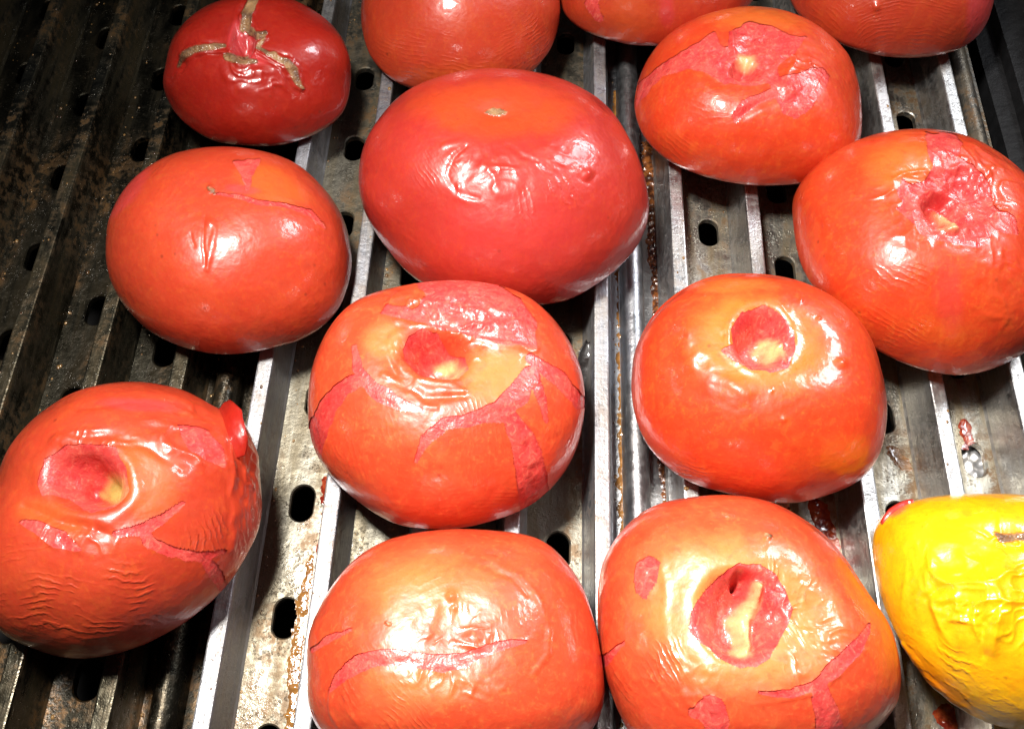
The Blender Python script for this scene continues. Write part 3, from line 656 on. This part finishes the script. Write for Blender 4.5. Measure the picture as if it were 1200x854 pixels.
# 7 the largest, whole, stem dot
tomato('largest tomato, whole and rose red, with a small brown stem dot', [(420, 215), (429, 163), (463, 117), (504, 93), (565, 80), (636, 86), (682, 103), (715, 128), (742, 170), (757, 212), (761, 245), (752, 279), (732, 307), (703, 331), (665, 352), (625, 358), (575, 355), (528, 346), (488, 328), (455, 294), (430, 255)],
  [('dish', 580, 131, 26, 14, 0, 0.8), ('cork', [(570, 132, 3), (577, 131, 9), (586, 132, 8), (593, 132, 3)]), ('crumple', 562, 205, 56, 40, 0, 6, 0.6), ('groove', [(545, 172, 2), (530, 186, 4), (523, 205, 4), (535, 225, 4), (560, 233, 2)], 0.5, 3), ('groove', [(592, 168, 2), (612, 180, 5), (628, 188, 2)], 0.6, 3),
   ('groove', [(618, 200, 4), (612, 240, 10), (618, 300, 6)], 0.35, 9), ('crumple', 645, 185, 30, 20, 0, 4, 0.3), ('wrk', 640, 235, 32, 55, 70, 8, 0.12, 0), ('wrk', 505, 195, 30, 45, 60, 5, 0.05, 0), ('bump', 688, 204, 7, 0.8), ('groove', [(681, 196, 2), (680, 208, 2), (690, 214, 2), (697, 206, 1)], 0.4, 2.5),
   ('tint', 580, 128, 120, 42, 2, 0.9, 0.5), ('pink', 600, 270, 130, 70, 10, 0.35, 0.8), ('ridge', [(520, 172, 3), (540, 165, 4)], 0.4, 4), ('wrk', 700, 150, 60, 40, 45, 8, 0.05, 0)],
  SK_ROSE, k=0.66, seed=7, lobes=0.012, res=(190, 440))
# 8 left, smooth with one crack
tomato('smooth red tomato on the left with a branching crack near its top', [(124, 290), (130, 250), (155, 210), (195, 183), (245, 172), (295, 175), (340, 188), (375, 215), (400, 250), (411, 290), (410, 325), (395, 365), (365, 392), (320, 408), (265, 415), (215, 407), (175, 388), (145, 358), (128, 325)],
  [('peel', [(273, 190), (305, 187), (296, 206), (291, 223), (287, 223), (283, 206)]), ('peel', [(255, 226, 2), (275, 230, 4), (310, 238, 5), (345, 243, 4), (362, 250, 6), (380, 266, 2)]), ('pink', 285, 222, 26, 7, 8, 0.7, 0.5), ('cork', [(242, 219, 2), (249, 223, 5), (253, 226, 2)]), ('bump', 247, 221, 4, 0.7),
   ('groove', [(250, 225, 4), (300, 233, 6), (350, 245, 4)], 0.5, 7), ('bump', 246, 262, 6, 0.5), ('ridge', [(252, 262, 3), (248, 285, 5), (242, 315, 3)], 0.55, 4), ('groove', [(238, 255, 2), (236, 285, 3), (240, 312, 2)], 0.4, 3), ('groove', [(222, 275, 2), (226, 288, 2)], 0.4, 3),
   ('pink', 150, 225, 14, 50, 40, 0.6, 0.5), ('tint', 320, 220, 60, 30, 20, 0.9, 0.6), ('wrk', 200, 215, 30, 40, -50, 6, 0.05, 0)], SK_SOFT, k=0.66, seed=8, lobes=0.015)
# 9 middle, banded
k9 = lambda p: cr(340, 310, 2.668, p)
tomato('orange-red tomato in the middle with many curling bands of split skin', [(361, 470), (366, 430), (385, 385), (420, 350), (480, 333), (550, 329), (610, 343), (650, 375), (675, 415), (685, 460), (680, 510), (660, 555), (620, 593), (560, 615), (510, 620), (460, 612), (410, 580), (378, 545), (364, 510)],
  [('peel', k9([(50, 590), (62, 500), (95, 430), (140, 380), (205, 343), (232, 372), (185, 405), (145, 455), (118, 520), (98, 600), (80, 630)])), ('peel', k9([(195, 255, 14), (212, 330, 26), (262, 392, 46), (330, 432, 40), (412, 458, 10)])),
   ('peel', k9([(752, 335, 34), (715, 400, 66), (660, 455, 66), (580, 480, 40), (480, 497, 36), (420, 550, 30), (395, 612, 8)])), ('peel', k9([(690, 478, 40), (730, 560, 78), (752, 640, 90), (765, 760, 96)])), ('peel', k9([(755, 290, 26), (830, 345, 44), (905, 430, 34)])), ('peel', k9([(765, 350, 34), (790, 430, 26), (800, 490, 8)])),
   ('peel', k9([(395, 62), (470, 45), (560, 42), (640, 62), (720, 110), (768, 180), (775, 262), (700, 245), (600, 222), (530, 205), (470, 192), (380, 160), (280, 145), (300, 120), (380, 130), (430, 100)])),
   ('peel', [(472, 402), (478, 388), (495, 381), (512, 386), (522, 400), (543, 412), (548, 428), (536, 440), (515, 441), (492, 432), (478, 420)]), ('cav', 508, 412, 46, 30, 12, 9.0, 0.1, 0.5), ('pale', 528, 433, 20, 11, -8, 1.0), ('deep', 486, 402, 14, 14, 0, 0.3), ('dish', 515, 405, 105, 50, 5, 3.0), ('pink', 492, 405, 26, 24, 0, 1.0, 0.8), ('crumple', 515, 410, 60, 36, 0, 5, 0.7), ('tint', 530, 434, 34, 13, -5, 1.0, 0.9), ('tint', 590, 440, 60, 50, 0, 0.9, 0.6), ('tint', 450, 400, 35, 30, 30, 0.7, 0.6),
   ('groove', k9([(300, 260, 10), (330, 350, 20), (420, 420, 20), (540, 410, 10)]), 1.0, 7), ('ridge', k9([(290, 345, 10), (370, 370, 20), (450, 395, 20), (540, 395, 8)]), 0.9, 5), ('ridge', k9([(390, 350, 8), (470, 365, 14), (540, 385, 8)]), 0.7, 4), ('ridge', k9([(380, 400, 6), (430, 445, 12), (460, 445, 6)]), 0.6, 4),
   ('crumple', 525, 362, 90, 22, 8, 4.5, 0.9), ('ridge', k9([(330, 165, 10), (470, 205, 16), (620, 225, 14), (770, 265, 10)]), 0.8, 4), ('wrk', 420, 520, 55, 60, 75, 6, 0.06, 0), ('wrk', 560, 520, 70, 35, 80, 5.5, 0.07, 0), ('wrk', 570, 590, 90, 25, 0, 5, 0.05, 0), ('deep', 380, 490, 30, 60, 20, 0.5)],
  SK_ORG, k=0.70, seed=9, lobes=0.015, res=(190, 440))
# 10 smooth with neat hollow
k10 = lambda p: cr(720, 300, 2.5, p)
tomato('smooth tomato right of centre with a neat hollow showing a yellow core', [(740, 440), (748, 400), (775, 358), (820, 328), (870, 320), (930, 327), (980, 350), (1015, 385), (1032, 430), (1040, 480), (1032, 530), (1005, 565), (960, 583), (915, 590), (860, 580), (805, 563), (765, 530), (745, 490)],
  [('peel', k10([(345, 195), (378, 148), (440, 135), (500, 168), (530, 210), (536, 262), (512, 318), (460, 332), (400, 322), (340, 292), (308, 262), (350, 240)])), ('dish', 885, 395, 110, 62, 10, 3.4), ('cav', 893, 390, 38, 38, 0, 7.5, 0.3, 0.5), ('pale', 900, 412, 22, 16, 0, 1.0), ('fbump', k10([(430, 290, 30), (480, 270, 30), (490, 300, 20)]), 1.2, 5), ('deep', 878, 385, 16, 26, 20, 0.35),
   ('tint', 890, 400, 108, 72, 14, 1.0, 0.55), ('tint', 860, 335, 70, 14, 0, 0.7, 0.7), ('ridge', k10([(205, 215, 12), (228, 295, 34), (290, 360, 34), (370, 400, 12)]), 1.9, 26), ('bump', 919, 491, 4, 0.5), ('bump', 905, 457, 3, 0.4), ('bump', 940, 349, 3, 0.4), ('bump', 962, 370, 2.5, .35), ('bump', 988, 424, 7, 0.6), ('wrk', 850, 570, 90, 30, 15, 6, 0.06, 0),
   ('crumple', 900, 470, 80, 30, 0, 3, 0.10)], SK_RED, k=0.76, seed=10, lobes=0.02)
# 11 bottom left
k11 = lambda p: cr(0, 430, 2.014, p)
t11 = tomato('wrinkled tomato at the lower left edge with a deep round hole and curled skin flap', [(-5, 560), (10, 525), (40, 490), (90, 458), (150, 447), (210, 455), (250, 475), (282, 490), (298, 520), (305, 560), (306, 610), (290, 650), (262, 690), (215, 730), (150, 762), (90, 772), (40, 760), (0, 740), (-30, 700), (-35, 640), (-25, 595)],
  [('peel', k11([(93, 275), (108, 222), (160, 187), (220, 181), (278, 195), (300, 240), (300, 290), (272, 328), (222, 342), (185, 325), (150, 300), (105, 308)])), ('cav', 103, 560, 53, 42, 12, 10.0, 0.15, 0.4), ('cav', 106, 560, 20, 20, 12, 4.0, 0.1, 0.0), ('deep', 112, 578, 20, 16, 30, 0.8), ('green', 134, 572, 16, 22, 10, 1.0), ('pale', 134, 572, 16, 22, 10, .9),
   ('peel', k11([(50, 365, 10), (95, 380, 30), (140, 405, 40), (190, 428, 6)])), ('peel', k11([(432, 322, 8), (385, 358, 22), (340, 382, 26), (270, 392, 12)])), ('peel', k11([(342, 385, 14), (350, 412, 26), (400, 436, 22), (470, 446, 18), (528, 434, 8)])), ('peel', k11([(478, 440, 14), (508, 485, 30), (530, 525, 16)])),
   ('peel', k11([(415, 135), (490, 148), (525, 195), (530, 240), (500, 225), (450, 200)])), ('groove', k11([(190, 95, 8), (300, 78, 14), (400, 90, 14), (480, 112, 8)]), 0.8, 6), ('pink', 165, 474, 60, 10, 5, 0.7, 0.6), ('groove', k11([(150, 160, 10), (250, 165, 14), (350, 190, 14), (430, 240, 10)]), 1.0, 7),
   ('crumple', 215, 510, 60, 40, 30, 6, 0.7), ('crumple', 110, 515, 60, 14, 0, 4, 0.6), ('crumple', 90, 630, 60, 22, 12, 5, 0.6), ('tint', 170, 560, 50, 70, -30, 0.8, 0.7), ('tint', 60, 610, 60, 30, 20, 0.6, 0.6), ('groove', k11([(60, 330, 10), (170, 372, 18), (260, 395, 12)]), 1.3, 8),
   ('wrk', 95, 700, 120, 62, 3, 8.5, 0.22, -0.0004), ('wrk', 275, 620, 34, 90, 78, 8, 0.18, 0), ('wrk', 40, 640, 60, 60, -10, 9, 0.12, 0), ('ridge', k11([(520, 170, 20), (545, 260, 16), (560, 340, 12), (545, 430, 8)]), 0.9, 7), ('crumple', 285, 545, 26, 60, 0, 5, 0.5)],
  SK_SOFT, k=0.72, seed=11, lobes=0.02, res=(190, 440))
# 12 bottom middle
k12 = lambda p: cr(340, 600, 3.158, p)
tomato('tomato at the bottom centre with one long gently curving slit in its skin', [(360, 790), (363, 740), (380, 700), (410, 660), (450, 633), (510, 621), (580, 621), (630, 630), (665, 660), (688, 700), (705, 770), (708, 820), (690, 860), (650, 890), (590, 910), (520, 915), (440, 905), (385, 870), (362, 830)],
  [('peel', k12([(145, 662, 6), (190, 605, 42), (255, 562, 60), (330, 538, 56), (420, 535, 50), (500, 552, 56), (570, 560, 64), (640, 548, 54), (695, 520, 34), (770, 495, 30), (830, 482, 22), (875, 473, 6)])), ('peel', k12([(85, 510, 14), (150, 462, 26), (225, 435, 6)])),
   ('groove', k12([(130, 670, 6), (300, 560, 30), (560, 560, 30), (700, 520, 10)]), 0.5, 8), ('ridge', k12([(650, 150, 10), (760, 170, 16), (850, 240, 16), (930, 340, 16), (965, 440, 14), (955, 530, 12), (900, 600, 8)]), 0.55, 5), ('groove', k12([(640, 165, 8), (740, 200, 14), (830, 250, 12), (880, 310, 8)]), 0.5, 5),
   ('ridge', k12([(740, 450, 8), (720, 490, 8), (690, 505, 6)]), 0.6, 3), ('ridge', k12([(600, 480, 6), (640, 490, 8), (690, 500, 6)]), 0.5, 3), ('bump', 555, 748, 13, 0.6), ('bump', 529, 699, 7, 0.9), ('bump', 532, 712, 5, 0.5), ('groove', k12([(500, 470, 6), (540, 480, 8), (560, 465, 4)]), 0.4, 3),
   ('crumple', 525, 730, 60, 30, 0, 6, 0.35), ('crumple', 535, 800, 80, 20, 10, 4, 0.35), ('wrk', 475, 690, 80, 40, -20, 8, 0.06, 0.002), ('wrk', 450, 820, 80, 55, 55, 7, 0.13, 0.001), ('wrk', 620, 740, 50, 80, 80, 8, 0.06, 0), ('ridge', k12([(145, 670, 6), (150, 740, 8), (180, 800, 8)]), 0.4, 4), ('ridge', k12([(195, 660, 6), (215, 730, 8), (260, 790, 8)]), 0.4, 4),
   ('tint', 500, 690, 110, 60, 0, 0.7, 0.8), ('cork', [(453, 729, 3), (456, 731, 4)]), ('tint', 500, 800, 90, 40, 0, 0.5, 0.8)], SK_ORG, k=0.72, seed=12, lobes=0.012, res=(190, 440), square=0.86)
# 13 bottom right of centre
k13 = lambda p: cr(700, 640, 3.333, p)
t13 = tomato('tomato at the bottom right of centre with a wide crimson cavity and pale stringy core', [(700, 700), (706, 660), (730, 620), (770, 590), (830, 580), (885, 583), (930, 600), (975, 635), (1015, 690), (1045, 735), (1057, 790), (1048, 830), (1010, 870), (950, 900), (880, 912), (800, 905), (745, 870), (712, 800), (702, 750)],
  [('peel', k13([(362, 245), (380, 200), (430, 140), (480, 95), (560, 58), (640, 62), (700, 100), (735, 160), (770, 240), (735, 330), (685, 420), (625, 462), (560, 478), (485, 432), (400, 372), (350, 315)])), ('dish', 870, 715, 140, 100, 20, 2.5), ('cav', 867, 718, 60, 62, -20, 8.0, 0.35, 0.1),
   ('cav', 872, 672, 13, 13, 0, 5.0, 0.2, 0.0), ('deep', 872, 674, 14, 14, 0, 1.0), ('pale', k13([(622, 165, 50), (600, 230, 60), (545, 300, 90), (560, 370, 80), (585, 410, 50)]), 0.75), ('pale', 868, 765, 14, 10, 0, 1.0), ('fbump', k13([(622, 165, 36), (600, 230, 40), (550, 310, 60), (570, 395, 40)]), 3.0, 6), ('deep', 900, 715, 8, 26, 12, 0.5), ('groove', k13([(668, 190, 10), (655, 260, 20), (640, 330, 10)]), 1.2, 5),
   ('peel', k13([(150, 62), (200, 32), (238, 58), (222, 130), (182, 198), (146, 172), (138, 110)])), ('peel', k13([(1068, 305, 8), (1020, 385, 46), (945, 465, 62), (860, 545, 38), (760, 578, 30), (640, 572, 8)])), ('peel', k13([(878, 570, 70), (895, 640, 92), (920, 780, 110)])), ('peel', k13([(-10, 470, 40), (40, 430, 34), (112, 372, 8)])), ('peel', k13([(380, 650, 40), (440, 640, 110), (470, 690, 90)])),
   ('tint', 865, 715, 150, 110, 15, 1.0, 0.5), ('cork', [(899, 627, 5), (903, 629, 5)]), ('bump', 901, 628, 3, 0.5), ('crumple', 925, 700, 45, 60, -30, 3.5, 0.35), ('crumple', 800, 800, 60, 35, 20, 4, 0.4), ('wrk', 765, 790, 55, 60, 55, 6.5, 0.12, 0.001), ('ridge', k13([(250, 40, 8), (262, 180, 12), (255, 340, 12), (300, 440, 10)]), 0.6, 9), ('ridge', k13([(600, 620, 4), (740, 600, 8), (860, 570, 8), (960, 500, 8), (1050, 400, 8)]), 0.4, 4), ('crumple', 960, 760, 60, 35, -40, 4, 0.35), ('bump', 752, 668, 5, .3)],
  SK_ORG, k=0.70, seed=13, lobes=0.015, res=(190, 440), square=0.86)
# 14 yellow
k14 = lambda p: cr(1000, 560, 2.905, p)
t14 = tomato('glossy yellow tomato at the lower right edge with crinkled skin', [(1021, 640), (1030, 610), (1050, 592), (1100, 580), (1160, 578), (1220, 583), (1280, 610), (1320, 670), (1325, 740), (1300, 810), (1250, 850), (1190, 855), (1140, 838), (1095, 805), (1060, 760), (1032, 700)],
  [('dish', 1182, 628, 45, 22, 5, 2.0), ('cork', k14([(485, 190, 12), (510, 205, 34), (545, 200, 28), (585, 195, 24)])), ('crumple', 1182, 629, 24, 10, 0, 2.5, 0.9), ('groove', k14([(390, 158, 4), (440, 170, 8), (480, 190, 8)]), 0.5, 4), ('ridge', k14([(490, 110, 4), (500, 150, 8), (510, 180, 6)]), 0.4, 4), ('tint', 1135, 602, 10, 6, 0, 0.5, .8), ('tint', 1182, 625, 45, 14, 5, 0.6, .9),
   ('groove', k14([(250, 410, 10), (320, 360, 16), (400, 310, 14), (440, 290, 6)]), 0.9, 6), ('groove', k14([(440, 600, 8), (440, 500, 16), (490, 430, 10)]), 1.0, 6), ('ridge', k14([(270, 440, 8), (340, 480, 14), (420, 490, 8)]), 0.7, 6), ('groove', k14([(300, 440, 8), (330, 430, 14), (400, 440, 8)]), 0.5, 5), ('crumple', 1135, 705, 85, 70, 20, 16, 2.3), ('crumple', 1180, 700, 90, 70, 0, 6, 0.8),
   ('wrk', 1120, 790, 110, 34, 32, 11, 0.22, 0), ('wrk', 1125, 715, 34, 26, 5, 12, 0.25, 0), ('tint', 1090, 795, 100, 26, 42, 0.8, 0.9), ('ridge', k14([(170, 560, 6), (260, 690, 10), (400, 800, 10), (470, 850, 8)]), 0.9, 5), ('pink', 1052, 598, 20, 7, -30, 0.8, 0.6), ('crumple', 1075, 660, 30, 30, 0, 4, 0.25)],
  SK_YEL, k=0.72, seed=14, lobes=0.02, res=(190, 440), flesh_mat=FLESH_Y, group=None)

# curled flap of torn skin on the lower left tomato
def sheet(name, spine, nrm, hs, side, curl, mat, base, parent, seed):
    nu = len(spine); nv = 9; V = []
    for i, (p, n_, h) in enumerate(zip(spine, nrm, hs)):
        tg = spine[min(i + 1, nu - 1)] - spine[max(i - 1, 0)]; tg /= np.linalg.norm(tg)
        sd = np.cross(tg, n_) * side; q_ = p - n_ * 0.6
        for j in range(nv):
            V.append(q_ + 0.12 * h * noise(np.array([q_ * 1.0 + j]), 2.5, seed)[0] * sd * (j / nv)); a_ = curl * (j / (nv - 1)) ** 1.3
            q_ = q_ + (n_ * math.cos(a_) + sd * math.sin(a_)) * (h + 0.8) / (nv - 1)
    V = np.array(V); ix = np.arange(nu * nv).reshape(nu, nv)
    q = np.stack([ix[:-1, :-1], ix[1:, :-1], ix[1:, 1:], ix[:-1, 1:]], -1).reshape(-1, 4)
    o = link_mesh(name, V - base, q, mat, parent)
    md = o.modifiers.new('thickness', 'SOLIDIFY'); md.thickness = 0.00025; md.offset = 0
    return o
def flap(t, pxs, hs, side, curl, mat, seed, name='skin_flap'):
    root, base, at_, _ = t; pts = []; nn = []; hh = []
    for (a, b), h0, h1 in zip(zip(pxs[:-1], pxs[1:]), hs[:-1], hs[1:]):
        for k_ in np.linspace(0, 1, 7, endpoint=False):
            p, n_ = at_(a[0] + (b[0] - a[0]) * k_, a[1] + (b[1] - a[1]) * k_); pts.append(p); nn.append(n_); hh.append(h0 + (h1 - h0) * k_)
    pts = np.array(pts); nn = np.array(nn); pad = lambda A_: np.concatenate([A_[:1], A_[:1], A_, A_[-1:], A_[-1:]])
    for _ in range(3):
        pts = np.stack([np.convolve(pad(pts)[:, c_], np.ones(5) / 5, 'valid') for c_ in range(3)], 1)
        nn = np.stack([np.convolve(pad(nn)[:, c_], np.ones(5) / 5, 'valid') for c_ in range(3)], 1)
    nn /= np.linalg.norm(nn, axis=1)[:, None]
    return sheet(name, pts, nn, hh, side, curl, mat, base, root, seed)
flap(t11, [(256, 474), (262, 496), (270, 520), (280, 545)], [3.0, 4.8, 3.8, 1.2], -1, 0.8, SK_DEEP, 5)
flap(t14, [(1032, 618), (1046, 600), (1064, 590), (1074, 588)], [0.5, 1.2, 1.0, 0.3], -1, 1.2, SK_DEEP, 6)

# burnt skin flake standing in the channel beside the middle tomato
CHAR = plain_material('charred_skin', (0.012, 0.009, 0.008), 0.5, 0, 0.0004, 500, 0.4)
c_ = ray_to(686, 432, -9.0); gx, gy = np.meshgrid(np.linspace(-1, 1, 12), np.linspace(-1, 1, 16)); X_ = gx.ravel(); Y_ = gy.ravel()
wd = 2.6 * (1 - 0.75 * np.abs(Y_) ** 1.5); P_ = np.stack([X_ * wd + 0.5 * Y_, Y_ * 7.0, 1.6 * np.sin(Y_ * 2.2) + 0.9 * X_ ** 2 + 1.0 * Y_], 1)
P_ += 0.5 * np.stack([noise(P_, 2, 5), noise(P_, 2, 6), noise(P_, 2, 7)], 1)
ix = np.arange(12 * 16).reshape(16, 12)
fl_ = link_mesh('charred_skin_flake', P_, np.stack([ix[:-1, :-1], ix[:-1, 1:], ix[1:, 1:], ix[1:, :-1]], -1).reshape(-1, 4), CHAR, loc=tuple(c_ * MM))
md = fl_.modifiers.new('thickness', 'SOLIDIFY'); md.thickness = 0.0003
tag(fl_, 'black charred flake of skin beside the middle tomato with split bands', 'flake')
